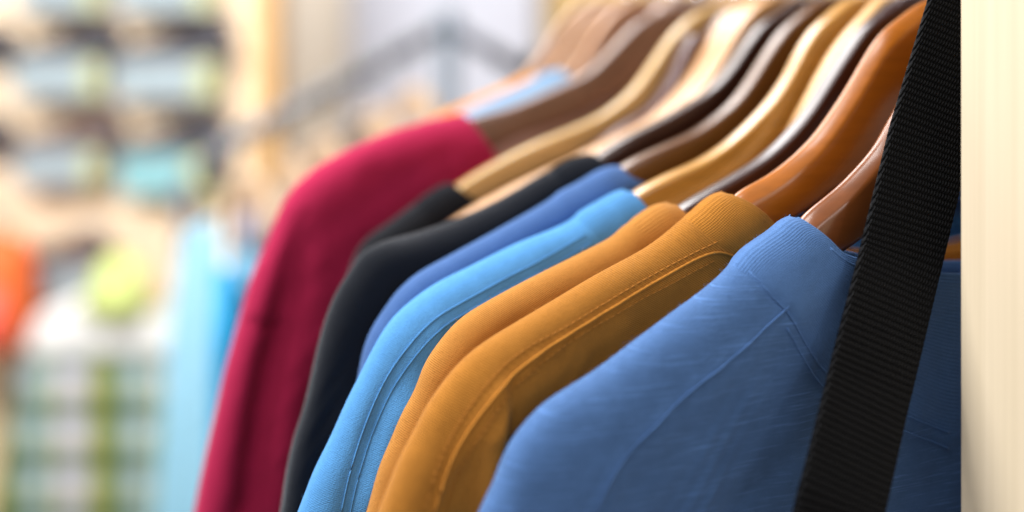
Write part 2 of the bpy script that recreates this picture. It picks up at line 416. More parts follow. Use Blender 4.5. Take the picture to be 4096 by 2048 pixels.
# ------------------------------------------------------------------ garments
class Garment:
    """A shirt folded over its hanger.  Plane coordinates (a, h); thickness r in front (-) and behind (+)."""
    def __init__(g, T, w=0.012, b=0.018, hem=-0.52, n_s=190, n_q=100, relief=(), seed=0, wrinkle=0.0008, hem_a=None, flare=0.10, neck_drop=0.06, band=0.05, tuck=0.0):
        g.tuck = tuck
        rng = np.random.RandomState(seed)
        sil = [tuple(p) for p in T['sil']]
        last = np.array(sil[-1]); prev = np.array(sil[-3]); dr = (last - prev) / np.linalg.norm(last - prev)
        k = 0
        while sil[-1][1] > hem:
            dr = dr * 0.9 + np.array([0.10, -1]) * 0.1; dr /= np.linalg.norm(dr)
            q = np.array(sil[-1]) + dr * 0.04
            sil.append((q[0], q[1]))
        tip = np.array(sil[0])
        u = np.linspace(0, 1, n_s)
        g.C = resample(sil, clustered=u * (0.45 + 0.55 * u))
        g.C = smooth_curve(g.C, 2)
        jj = max(4, n_s // 12)
        ex = (g.C[2] - g.C[jj]) / np.linalg.norm(g.C[2] - g.C[jj])
        ext0 = np.vstack([g.C[2] + ex * 0.2, g.C[2:]])
        def inside(pts, least):
            p = np.array(pts); e, sd = curve_dist(p, ext0)
            ref = curve_dist(np.array([[0.08, -0.40]]), ext0)[1][0]
            return [tuple(x) for x, ee, ss in zip(p, e, sd) if ss == ref and ee > least]
        nk = [tuple(tip)] + (inside(T['neck'], 0.004) or [tuple(T['neck'][-1])])
        h0 = min(p[1] for p in nk)
        nc = h0 - neck_drop * (nk[-1][0] / 0.12) ** 1.0 * 0.6
        for f in (0.5,):
            nk.append((AC + (nk[-1][0] - AC) * f, nk[-1][1] + (nc - nk[-1][1]) * 0.75))
        nk.append((AC, nc))
        q = np.linspace(0, 1, n_q) ** 1.8
        X0 = resample(nk, clustered=q)
        cs = inside(T['cs'], 0.006) or [tuple(T['cs'][-1])]
        if len(cs) == 1: cs.append((cs[0][0] - 0.012, cs[0][1] - 0.012))
        ci = int(np.argmin(((g.C - np.array(cs[0])) ** 2).sum(1)))
        # where the collar seam meets the fold
        dirn = np.array(cs[0]) - np.array(cs[1])
        tgt = np.array(cs[0]) + dirn / np.linalg.norm(dirn) * 0.008
        ci = max(4, int(np.argmin(((g.C - tgt) ** 2).sum(1))))
        c1 = [tuple(g.C[ci])] + cs
        cc = min(nc - band, c1[-1][1] - 0.004)
        if c1[-1][0] > 0.03: c1.append((AC + (c1[-1][0] - AC) * 0.5, c1[-1][1] + (cc - c1[-1][1]) * 0.75))
        c1.append((AC, cc))
        X1 = resample(c1, clustered=q)
        g.ci = ci
        P = np.zeros((n_s, n_q, 2))
        dev = X1 - (X1[0] + (X1[-1] - X1[0]) * q[:, None])
        arc = np.concatenate([[0], np.cumsum(np.linalg.norm(np.diff(g.C, axis=0), axis=1))])
        g.arc = arc
        for i in range(n_s):
            if i <= ci:
                t = arc[i] / arc[ci]
                d0 = X0 - (X0[0] + (X0[-1] - X0[0]) * q[:, None])
                B = X0[-1] * (1 - t) + X1[-1] * t
                P[i] = g.C[i] + (B - g.C[i]) * q[:, None] + d0 * (1 - t) + dev * t
            else:
                t = (arc[i] - arc[ci]) / (arc[-1] - arc[ci])
                B = np.array([AC, cc + (hem - cc) * t ** 0.85])
                P[i] = g.C[i] + (B - g.C[i]) * q[:, None] + dev * (1 - t) ** 6
        g.P = P; g.q = q; g.w = w; g.b = b; g.hem = hem
        j = int(np.argmin(abs(arc - 0.035)))
        ext = (g.C[2] - g.C[j]); ext /= np.linalg.norm(ext)
        g.Cx = np.vstack([g.C[2] + ext * 0.16, g.C[2] + ext * 0.08, g.C[2:]])
        g.relief = relief
        g.ph = rng.rand(12) * 6.28
        g.wr = wrinkle
        g.shape = (n_s, n_q)
        g.Tf = g.depth(P.reshape(-1, 2)).reshape(n_s, n_q)
        g.Tf[:, 0] *= 1.0
        pts = np.concatenate([P, -g.Tf[..., None]], axis=2)          # a, h, r
        g.F = np.stack([-pts[..., 0], pts[..., 2], pts[..., 1]], axis=2)    # local x, y, z
        g.normals()

    def depth(g, P):
        d, _ = curve_dist(P, g.Cx)
        x = np.minimum(d / g.b, 1)
        T = g.w * np.sqrt(np.maximum(1 - (1 - x) ** 2, 0))
        T = T - g.tuck * np.clip(np.sqrt((np.maximum(d - g.b, 0)) ** 2 + 0.006 ** 2) - 0.006, 0, 0.05)
        a, h = P[:, 0], P[:, 1]
        fade = np.clip(d / 0.02, 0, 1) ** 1.5
        p = g.ph
        wr = (np.sin(a * 62 + h * 18 + p[0]) * np.sin(h * 23 - a * 9 + p[1]) + 0.6 * np.sin(a * 120 - h * 55 + p[2]) * np.sin(h * 47 + p[3])
              + 0.35 * np.sin(a * 210 + h * 120 + p[4]) * np.sin(h * 130 - a * 60 + p[5]))
        T = T + g.wr * wr * fade
        for poly, amp, wl, wr_ in g.relief:
            C = smooth_curve(resample(poly, n=40), 12)
            e, s = curve_dist(P, C)
            end = np.minimum(np.linalg.norm(P - C[0], axis=1), 1.0)
            ww = np.where(s > 0, wl, wr_)
            tt = np.clip((P[:, 1] - C[-1][1]) / (C[0][1] - C[-1][1] + 1e-9), -0.3, 1.2)
            grow = np.clip((1.12 - tt) / 0.55, 0, 1) ** 1.3
            T = T + amp * (1 + 0.35 * np.sin(P[:, 0] * 700 + P[:, 1] * 480 + p[6]) * (abs(amp) < 0.003)) * np.exp(-(e / ww) ** 2) * grow * np.clip(d / 0.012, 0, 1)
        return T

    def normals(g):
        V = g.F
        du = np.gradient(V, axis=0); dv = np.gradient(V, axis=1)
        n = np.cross(du, dv)
        n /= (np.linalg.norm(n, axis=2, keepdims=True) + 1e-12)
        if n[..., 1].mean() > 0: n = -n
        # on the fold the front and back meet: no component along r
        n0 = n[:, 0].copy(); n0[:, 1] = 0
        tan = np.gradient(g.C, axis=0)
        nn = np.stack([-tan[:, 1], tan[:, 0]], 1); nn /= np.linalg.norm(nn, axis=1, keepdims=True)
        nn[nn[:, 1] < -0.99] *= -1
        out = np.stack([-nn[:, 0], np.zeros(len(nn)), nn[:, 1]], 1)
        flip = ((g.C - (g.P[:, 5])) * nn).sum(1) < 0
        out[flip] *= -1
        n[:, 0] = out
        g.Nf = n

    def layer(g, off=0.0, i0=0, i1=None, j0=0, j1=None, side=1, mirror=1):
        i1 = g.shape[0] if i1 is None else i1; j1 = g.shape[1] if j1 is None else j1
        V = (g.F + g.Nf * off)[i0:i1, j0:j1].copy(); Nn = g.Nf[i0:i1, j0:j1].copy()
        if side < 0: V[..., 1] *= -1; Nn[..., 1] *= -1
        if mirror < 0: V[..., 0] = -2 * AC - V[..., 0]; Nn[..., 0] *= -1
        L = np.linalg.norm(g.P - g.P[:, :1], axis=2)[i0:i1, j0:j1]
        U = np.broadcast_to(g.arc[i0:i1, None], L.shape)
        return V, Nn, np.stack([U, L * side], 2)

    def sheet(g, pieces):
        """Join grids; winding follows the normals."""
        VV, NN, UU, FF = [], [], [], []; base = 0
        for V, Nn, U in pieces:
            a, b = V.shape[:2]
            idx = np.arange(a * b).reshape(a, b) + base
            f = np.stack([idx[:-1, :-1], idx[1:, :-1], idx[1:, 1:], idx[:-1, 1:]], 2).reshape(-1, 4)
            c = a // 2, min(b // 2, b - 2)
            fn = np.cross(V[c[0]+1 if c[0]+1 < a else c[0], c[1]] - V[c[0]-1 if c[0] else 0, c[1]], V[c[0], c[1]+1] - V[c[0], c[1]-1 if c[1] else 0])
            if (fn * Nn[c[0], c[1]]).sum() < 0: f = f[:, ::-1]
            VV.append(V.reshape(-1, 3)); NN.append(Nn.reshape(-1, 3)); UU.append(U.reshape(-1, 2)); FF.append(f)
            base += a * b
        return np.concatenate(VV), np.concatenate(FF), np.concatenate(NN), np.concatenate(UU)

    def obj(g, name, mat, root, **kw):
        pcs = [g.layer(side=s, mirror=m, **kw) for s in (1, -1) for m in kw.pop('mirrors', (1, -1))] if False else None
        return pcs

    def build(g, root, mat, collar_mat, sleeve_q=0.42, sleeve_from=0.155, collar_lift=0.0007, fuzz=0):
        ci = g.ci; ns, nq = g.shape
        si = int(np.argmin(abs(g.arc - sleeve_from))); qj = int(np.argmin(abs(g.q - sleeve_q)))
        pcs = []
        for s in (1, -1):
            for m in (1, -1):
                pcs.append(g.layer(i0=max(ci - 1, 0), i1=si + 1, side=s, mirror=m))
                pcs.append(g.layer(i0=si, j0=qj, side=s, mirror=m))
        v, f, n, u = g.sheet(pcs)
        if fuzz: v, f, n, u = g.fuzz(v, f, n, u, fuzz, ci, si)
        mesh_obj('body', v, f, mat, root, n, u)
        for m in (1, -1):
            v, f, n, u = g.sheet([g.layer(i0=si, j1=qj + 1, side=s, mirror=m) for s in (1, -1)])
            mesh_obj('sleeve', v, f, mat, root, n, u)
        # collar: outer skin, rolled edge, inner skin
        pcs = []
        for s in (1, -1):
            for m in (1, -1):
                V, Nn, U = g.layer(i0=0, i1=ci + 1, side=s, mirror=m)
                Vi = V - Nn * 0.0012
                rows = []; nrm = []; uvs = []
                e2 = g.P[0] - g.P[2]
                e2[:16] = g.P[0][16] - g.P[2][16]
                e2 = e2 / (np.linalg.norm(e2, axis=1, keepdims=True) + 1e-9)
                e0 = np.stack([-e2[:, 0] * m, np.zeros(len(e2)), e2[:, 1]], 1)
                for k in range(7, -1, -1):
                    kk = min(k * 2, ci)
                    if k > 0:
                        rows.append(Vi[kk]); nrm.append(-Nn[kk]); uvs.append(U[kk])
                for an in (-1.2, -0.6, 0, 0.6, 1.2):
                    rows.append((V[0] - Nn[0] * 0.0003) + e0 * 0.0008 * math.cos(an) * np.clip(np.arange(len(e0)) / 24.0, 0.05, 1)[:, None] + Nn[0] * 0.0009 * math.sin(an) * 1.05)
                    nrm.append(e0 * math.cos(an) + Nn[0] * math.sin(an)); uvs.append(U[0])
                lift = np.clip(np.minimum(np.arange(ci + 1) / 2.0, (ci - np.arange(ci + 1)) / 2.5), 0, 1)
                for i in range(1, ci + 1):
                    rows.append(V[i] + Nn[i] * collar_lift * lift[i]); nrm.append(Nn[i]); uvs.append(U[i])
                pcs.append((np.array(rows), np.array(nrm), np.array(uvs)))
        v, f, n, u = g.sheet(pcs)
        mesh_obj('collar', v, f, collar_mat, root, None, u)

    def fuzz(g, v, f, n, u, count, i0, i1):
        """Loose cotton fibres standing off the folded shoulder."""
        rng = np.random.RandomState(77)
        V = list(map(tuple, v)); F = [tuple(q) for q in f]; NN = list(map(tuple, n)); U = list(map(tuple, u))
        for _ in range(count):
            i = rng.randint(1, g.shape[0] * 2 // 3); j = rng.randint(0, 22); sd = rng.choice([1, -1], p=[0.7, 0.3])
            p = g.F[i, j].copy(); nn = g.Nf[i, j].copy()
            if sd < 0: p[1] *= -1; nn[1] *= -1
            d = nn + rng.normal(0, 0.6, 3); d /= np.linalg.norm(d)
            L = rng.uniform(0.0005, 0.0017); bend = rng.normal(0, 0.5, 3); r = 0.00005
            sidev = np.cross(d, [0.3, 1, 0.1]); sidev /= np.linalg.norm(sidev) + 1e-9
            b = len(V)
            for t, k in ((0, 1), (0.5, 0.9), (1, 0.35)):
                c = p + d * L * t + bend * L * t * t * 0.5
                for q in range(3):
                    w = 2 * math.pi * q / 3
                    V.append(tuple(c + r * k * (sidev * math.cos(w) + np.cross(d, sidev) * math.sin(w)))); NN.append(tuple(nn)); U.append((0, 0))
            for a in (0, 3):
                for q in range(3): F.append((b + a + q, b + a + (q + 1) % 3, b + a + 3 + (q + 1) % 3, b + a + 3 + q))
        return V, F, NN, U

    def on_front(g, poly, lift=0.0003, n=None, step=0.002):
        C = resample(poly, n=n, step=step)
        C = smooth_curve(C, max(2, int((0.009 / step) ** 2)) if len(C) > 12 else 2)
        T = g.depth(C)
        return [Vector((-c[0], -(t + lift), c[1])) for c, t in zip(C, T)]

    def seam(g, root, poly, mat, r=0.0006, name='seam', lift=0.0002):
        Mesh().tube(g.on_front(poly, lift), r, 6).build(name, mat, root)

    def stitches(g, root, poly, mat, r=0.00028, on=0.0022, off=0.0009, name='stitching'):
        pts = g.on_front(poly, 0.0003, step=0.0004)
        m = Mesh(); per = int(round((on + off) / 0.0004)); k = int(round(on / 0.0004))
        for i in range(0, len(pts) - k, per):
            m.tube([pts[i], pts[i + k // 2] + Vector((0, -0.00012, 0)), pts[i + k]], [r * .6, r, r * .6], 5)
        m.build(name, mat, root)

# ------------------------------------------------------------------ hangers
MEAN_TOP = [(-0.028, 0.0045), (-0.019, 0.0038), (-0.010, 0.0018), (-0.002, -0.0012), (0.007, -0.0062), (0.015, -0.0128), (0.0245, -0.0245), (0.0345, -0.040), (0.045, -0.0535), (0.058, -0.0655), (0.072, -0.0755), (0.09, -0.083), (0.11, -0.091), (0.13, -0.099)]
MEAN_BOT = [(-0.028, -0.044), (-0.01, -0.047), (0.01, -0.055), (0.0223, -0.0653), (0.031, -0.077), (0.042, -0.0885), (0.0622, -0.1005), (0.09, -0.113), (0.13, -0.124), (0.165, -0.137), (0.195, -0.149), (0.214, -0.158)]

def build_hanger(root, top, mat, under=None, thick=0.0052, bevelled=False):
    top = sorted([tuple(p) for p in top], key=lambda p: p[0])
    top = [p for p in top if p[0] > -0.016]
    lead = [p for p in MEAN_TOP if p[0] < top[0][0] - 0.004]
    t = lead + top
    if under is not None:
        for p in under:
            if p[0] > t[-1][0] + 0.008 and p[0] < 0.225: t.append((p[0] - 0.003, p[1] - 0.007))
    tail = [(0.15, -0.106), (0.175, -0.116), (0.2, -0.128), (0.218, -0.142)]
    dz = t[-1][1] - np.interp(t[-1][0], [p[0] for p in MEAN_TOP + tail], [p[1] for p in MEAN_TOP + tail])
    for p in MEAN_TOP + tail:
        if p[0] > t[-1][0] + 0.012: t.append((p[0], p[1] + dz))
    if under is not None:
        t = [p for p in t if p[0] <= max(q[0] for q in under if q[1] > under[0][1] - 0.075) - 0.006]
    n = 90
    top_c = smooth_curve(resample(t, n=n), 4)
    ash = np.interp(0.07, [p[0] for p in t], [p[1] for p in t]) + 0.074
    bot = [(p[0], p[1] + ash * min(1, max(0, p[0]) / 0.05)) for p in MEAN_BOT]
    bot = [p for p in bot if p[0] < t[-1][0] - 0.02] + [(t[-1][0] - 0.004, t[-1][1] - 0.016)]
    bot_c = smooth_curve(resample(bot, n=n), 4)
    if bevelled: thick = 0.0066
    prof = [(0.0, 0.10), (0.0003, 0.22), (0.0010, 0.34), (0.0030, 0.58), (0.0054, 0.84), (0.0068, 0.94), (0.0090, 1.0)] if bevelled else \
           [(0.0, 0.20), (0.0001, 0.60), (0.0003, 0.78), (0.0008, 0.90), (0.0017, 0.97), (0.0034, 1.0), (0.0070, 1.02)]
    rings = []
    arc = np.concatenate([[0], np.cumsum(np.linalg.norm(np.diff(top_c, axis=0), axis=1))]); arc /= arc[-1]
    for sgn in (1, -1):
        seq = range(n - 1, -1, -1) if sgn > 0 else range(1, n)
        for i in seq:
            tp, bt = top_c[i], bot_c[i]
            W = np.linalg.norm(bt - tp); dr = (bt - tp) / W
            end = min(1.0, (1 - arc[i]) / 0.03 + 0.15); end = math.sqrt(end)
            th = thick * end
            ring = []
            for dpt, k in prof: ring.append((tp + dr * dpt, -th * k))
            for dpt, k in [(0.0045, 1.0), (0.002, 0.9), (0.0006, 0.62), (0.0, 0.3)]: ring.append((bt - dr * dpt, -th * k))
            full = ring + [(p, -y) for p, y in ring[::-1]]
            rings.append([(-AC - sgn * (p[0] - AC), y, p[1]) for p, y in full])
    o = Mesh().loft(rings).build('wooden_arms', mat, root)
    # hook: ferrule, shaft and crook over the rail
    X0, Z0 = -AC, NECK
    hk = [(X0, 0, Z0 - 0.004), (X0, 0, Z0 + 0.012), (X0, 0, Z0 + 0.030)]
    R_, cz = 0.0165, Z0 + 0.0620
    for k in range(0, 15):
        an = math.radians(-62 + k * 17)
        hk.append((X0 - R_ * math.cos(an), 0, cz + R_ * math.sin(an)))
    Mesh().tube(hk, 0.0017, 8, up=(0, 1, 0)).build('hook', M_CHROME, root)
    Mesh().tube([(X0, 0, Z0 - 0.003), (X0, 0, Z0 + 0.003), (X0, 0, Z0 + 0.0042)], [0.0042, 0.0042, 0.003], 12).build('ferrule', M_CHROME, root)

# ================================================================== the setting
def structure(name, m, mat, smooth=False):
    o = m.build(name, mat, None, smooth=smooth)
    o['kind'] = 'structure'
    return o

structure('floor', Mesh().box((-6, -3, -0.1), (6, 7, 0)), plain('floor_vinyl', (150, 140, 130), 0.5, 0, 0.08, 8))
structure('wall', Mesh().box((-4.5, 3.6, 0), (4.5, 3.72, 3.2)), plain('cream_plaster', (246, 239, 224), 0.85, 0, 0.03, 3))

# ================================================================== the rack: timber post, rail
T_ANG = math.atan2(2048 - 425, 4000)
P0 = Vector((0.2207, 0.49, EYE))
AV = Vector((-math.cos(T_ANG), -math.sin(T_ANG), 0))
RV = Vector((-math.sin(T_ANG), math.cos(T_ANG), 0))
rack = empty('clothes_rack', (0.225, 0.42, 0), 0, 'pale timber post carrying the rail the shirts hang from', 'clothes rack')
M_POST = raw_wood('pale_timber', (223, 208, 182), 900, 0.07)
pm = Mesh().box((-0.045, -0.062, 0.0), (0.045, 0.0, 2.3)).build('post', M_POST, rack, smooth=False, bevel=0.0012)
pm.location = Vector((0.1969, 0.4396, 0)) - AV * 0.045 - Vector((0.225, 0.42, 0))
pm.rotation_euler = (0, 0, T_ANG)
def railp(d, h=NECK + 0.0642): return P0 + AV * AC + RV * d + Vector((0, 0, h)) - Vector((0.225, 0.42, 0))
Mesh().tube([railp(-0.05), railp(0.3), railp(0.72)], 0.0125, 20).build('rail', M_STEEL, rack)
Mesh().tube([railp(0.70, NECK + 0.070), railp(0.70, 0.95)], 0.008, 12).build('rail_hanger_rod', M_STEEL, rack)

# ================================================================== hangers on the rail
def on_rail(d): return P0 + RV * d
def rail_hanger(key, d, col, label, rough=0.20, coat=0.8, under=None, top=None, dh=0.0, bev=False):
    o = empty('wooden_hanger', on_rail(d), T_ANG, label, 'clothes hanger', 'wooden hangers on the shirt rail')
    t = top or TRACE_HANGER.get(key) or [(a, h + dh) for a, h in MEAN_TOP]
    u = TRACE_SHIRT[under]['sil'] if under else None
    build_hanger(o, t, varnished('lacquer_' + key.lower(), col, rough, coat), u, bevelled=bev)
    return o

FAR_TOP = [(-0.010, 0.004), (0.004, 0.003), (0.016, 0.001)] + [(a + 0.018, h + 0.002) for a, h in MEAN_TOP[4:]]
rail_hanger('H1', 0.0, (128, 70, 28), 'mid brown lacquered hanger under the blue shirt, partly behind the black strap', under='S1', bev=True)
rail_hanger('H2', 0.030, (174, 98, 14), 'bright orange lacquered wooden hanger holding the nearer mustard shirt', under='S2', bev=True)
rail_hanger('H3', 0.060, (50, 18, 18), 'dark wine brown hanger holding the second mustard shirt, next to the orange one', under='S3')
rail_hanger('H3b', 0.078, (214, 168, 108), 'pale tan hanger almost hidden between the yellow and the dark wine hangers', top=[(-0.0144, -0.001), (-0.0044, -0.0095), (0.0095, -0.0223), (0.0199, -0.0358), (0.0286, -0.0492), (0.0361, -0.0605), (0.0481, -0.0775), (0.0661, -0.0925), (0.1061, -0.1105), (0.1561, -0.1305)])
rail_hanger('H4', 0.095, (196, 142, 62), 'honey yellow wooden hanger with a broad shine, holding the sky blue shirt', 0.14, 1.0, under='S4')
rail_hanger('H5', 0.120, (98, 58, 22), 'plain brown hanger holding the denim blue shirt behind the yellow hanger', under='S5')
rail_hanger('H6', 0.142, (54, 24, 16), 'dark chocolate hanger holding the first black shirt', under='S6')
rail_hanger('H7a', 0.160, (198, 146, 92), 'light beech hanger directly behind the dark chocolate hanger', dh=0.004)
rail_hanger('H7b', 0.171, (200, 150, 98), 'light beech hanger in the middle of three empty light ones', dh=0.003)
rail_hanger('H7c', 0.182, (202, 152, 102), 'light beech hanger just in front of the thin mauve dark hanger', dh=0.002)
rail_hanger('H8', 0.1935, (96, 70, 74), 'thin dark mauve hanger between the light beech ones and the cream one', top=[(0.03, -0.018), (0.0405, -0.0317), (0.0494, -0.0495), (0.0641, -0.067), (0.0872, -0.0787), (0.11, -0.093)])
rail_hanger('H9', 0.207, (198, 160, 98), 'long cream yellow hanger whose end shows beside the far black shirt', under='S7')
rail_hanger('H10', 0.230, (200, 146, 96), 'warm tan hanger between the cream hanger and the mauve brown one', dh=-0.004)
rail_hanger('H11', 0.250, (122, 90, 78), 'broad mauve brown hanger holding the crimson shirt', under='S8')
rail_hanger('H12', 0.278, (176, 146, 136), 'pale lilac brown hanger just behind the crimson shirt hanger', dh=0.004)
rail_hanger('H13', 0.312, (186, 136, 100), 'blurred orange tan hanger, second one behind the crimson shirt hanger', top=FAR_TOP)
rail_hanger('H14', 0.345, (190, 144, 108), 'blurred peach hanger near the far end of the rail', top=FAR_TOP)
rail_hanger('H15', 0.385, (192, 150, 118), 'palest blurred hanger at the far end of the rail, last of the row', top=FAR_TOP)

# ================================================================== shirts on the rail
def rail_shirt(key, d, label, col, w, b, rib_kw=None, cloth_kw=None, relief=(), T=None, fuzz=0, **kw):
    o = empty('t_shirt', on_rail(d), T_ANG, label, 'shirt', 'shirts hanging on the rail')
    T = T or TRACE_SHIRT[key]
    g = Garment(T, w=w, b=b, relief=relief, **kw)
    m = cloth('jersey_' + key.lower(), col, **(cloth_kw or {}))
    c = cloth('rib_' + key.lower(), col, rib=0.3, **(rib_kw or {}))
    g.build(o, m, c, fuzz=fuzz)
    return o, g, m, c

TS = TRACE_SHIRT
o, g, m, c = rail_shirt('S1', 0.0, 'front blue slub jersey shirt behind the black strap, nearest of the row', (86, 124, 180), 0.0145, 0.030,
    cloth_kw=dict(slub=0.9, knit=0.7, var=0.2, sheen=0.3), rib_kw=dict(rib_period=0.0009, slub=0.2), seed=1, wrinkle=0.0009, fuzz=1500, n_s=230, n_q=130, neck_drop=0.02, band=0.08,
    relief=[(TS['S1']['front'], 0.0005, 0.003, 0.0015), ([(p[0], p[1] - 0.004) for p in TS['S1']['cs'][2:]], 0.0006, 0.0036, 0.0036), ([(0.13, -0.160), (0.155, -0.205), (0.172, -0.27)], 0.0016, 0.014, 0.010), ([(0.20, -0.185), (0.212, -0.22), (0.218, -0.27)], 0.0018, 0.010, 0.007)], tuck=0.10)
g.seam(o, TS['S1']['front'], m, 0.00034)
cs = TS['S1']['cs']
g.seam(o, cs[2:], m, 0.0005)
g.seam(o, [(0.1297, -0.1165), (0.1268, -0.1210)] + cs[1:3], m, 0.0004)
g.seam(o, [(p[0], p[1] - 0.0075) for p in cs[2:]], m, 0.0004)
nk = TS['S1']['neck']
g.seam(o, [(p[0], p[1] - 0.0035) for p in nk[1:]] + [(0.0, nk[-1][1] - 0.005)], m, 0.0005, lift=0.0005)

o, g, m, c = rail_shirt('S2', 0.030, 'nearer mustard shirt with double stitched shoulder seam on the orange hanger', (182, 120, 46), 0.012, 0.017,
    cloth_kw=dict(knit=0.8, knit_period=0.0011), rib_kw=dict(rib_period=0.0009), seed=2, wrinkle=0.0013, fuzz=1500, n_s=220, n_q=130,
    relief=[(TS['S2']['ridge'], 0.0075, 0.013, 0.0028), (TS['S2']['edge'], 0.0008, 0.0018, 0.004), ([(0.236, -0.168), (0.222, -0.205), (0.212, -0.26)], 0.0026, 0.008, 0.006), ([(0.20, -0.150), (0.185, -0.19), (0.18, -0.25)], 0.0018, 0.010, 0.008), ([(0.246, -0.178), (0.25, -0.2), (0.256, -0.25)], -0.003, 0.006, 0.005)])
M_THREAD = plain('mustard_thread', (184, 120, 38), 0.8)
g.stitches(o, TS['S2']['st1'], M_THREAD)
g.stitches(o, TS['S2']['st2'], M_THREAD)
g.seam(o, TS['S2']['edge'], m, 0.0007)

o, g, m, c = rail_shirt('S3', 0.060, 'second mustard shirt close behind the nearer one on the dark wine hanger', (186, 126, 58), 0.011, 0.015, seed=3, n_q=80, fuzz=700, wrinkle=0.0012,
    relief=[([(0.25, -0.17), (0.262, -0.21), (0.27, -0.26)], -0.002, 0.006, 0.006)])
o, g, m, c = rail_shirt('S4', 0.095, 'sky blue shirt with stitched shoulder on the honey yellow hanger', (84, 147, 206), 0.0135, 0.017, seed=4, n_q=100, cloth_kw=dict(knit=0.1), fuzz=500, wrinkle=0.0014,
    relief=[(TS['S4']['ridge'], 0.006, 0.010, 0.003), ([(0.262, -0.17), (0.275, -0.2), (0.287, -0.24)], -0.0035, 0.007, 0.006)])
g.seam(o, TS['S4']['st1'], m, 0.0004); g.seam(o, [(a - 0.003, h - 0.004) for a, h in TS['S4']['st1']], m, 0.0003)
o, g, m, c = rail_shirt('S5', 0.120, 'denim blue shirt between the sky blue and the black ones', (78, 112, 168), 0.010, 0.014, seed=5, n_q=80)
o, g, m, c = rail_shirt('S6', 0.142, 'black shirt next to the denim blue one, long shoulder showing', (24, 28, 36), 0.010, 0.014, seed=6, n_q=80, cloth_kw=dict(sheen=1.0),
    relief=[([(0.272, -0.17), (0.286, -0.21), (0.294, -0.26)], -0.0025, 0.006, 0.006)])
o, g, m, c = rail_shirt('S7', 0.207, 'black shirt mostly hidden, next to the crimson one', (26, 28, 34), 0.010, 0.014, cloth_kw=dict(sheen=1.0), seed=7, n_q=60, n_s=130)
o, g, m, c = rail_shirt('S8', 0.250, 'crimson red shirt with deep sleeve folds', (186, 38, 82), 0.0145, 0.019, seed=8, n_q=110, wrinkle=0.0012,
    relief=[(TS['S8']['valley'], -0.010, 0.006, 0.011), (TS['S8']['ridge'], 0.0012, 0.008, 0.010), ([(0.316, -0.185), (0.303, -0.193), (0.292, -0.197)], -0.0025, 0.003, 0.004), ([(0.262, -0.205), (0.27, -0.24), (0.276, -0.29)], -0.006, 0.006, 0.007)])

def small_shirt_shape(tip_a, tip_h, k=1.0):
    """Plain tee outline: collar tip, shoulder, sleeve."""
    base = [(0, 0), (0.012, -0.003), (0.03, -0.011), (0.06, -0.022), (0.09, -0.034), (0.11, -0.047), (0.124, -0.065), (0.134, -0.09), (0.144, -0.12), (0.152, -0.15)]
    return dict(sil=[(tip_a + x * k, tip_h + y * k) for x, y in base], neck=[(tip_a - 0.012, tip_h - 0.012), (tip_a - 0.03, tip_h - 0.03)],
                cs=[(tip_a + 0.018, tip_h - 0.012), (tip_a + 0.006, tip_h - 0.025)])
rail_shirt('S9', 0.312, 'blurred pale blue shirt peeping over the mauve brown hanger', (150, 190, 232), 0.012, 0.015, T=small_shirt_shape(0.074, -0.050), n_s=70, n_q=36)
rail_shirt('S10', 0.352, 'blurred orange shirt peeping over the crimson shirt shoulder', (250, 150, 40), 0.012, 0.015, T=small_shirt_shape(0.078, -0.056, 0.9), n_s=70, n_q=36)

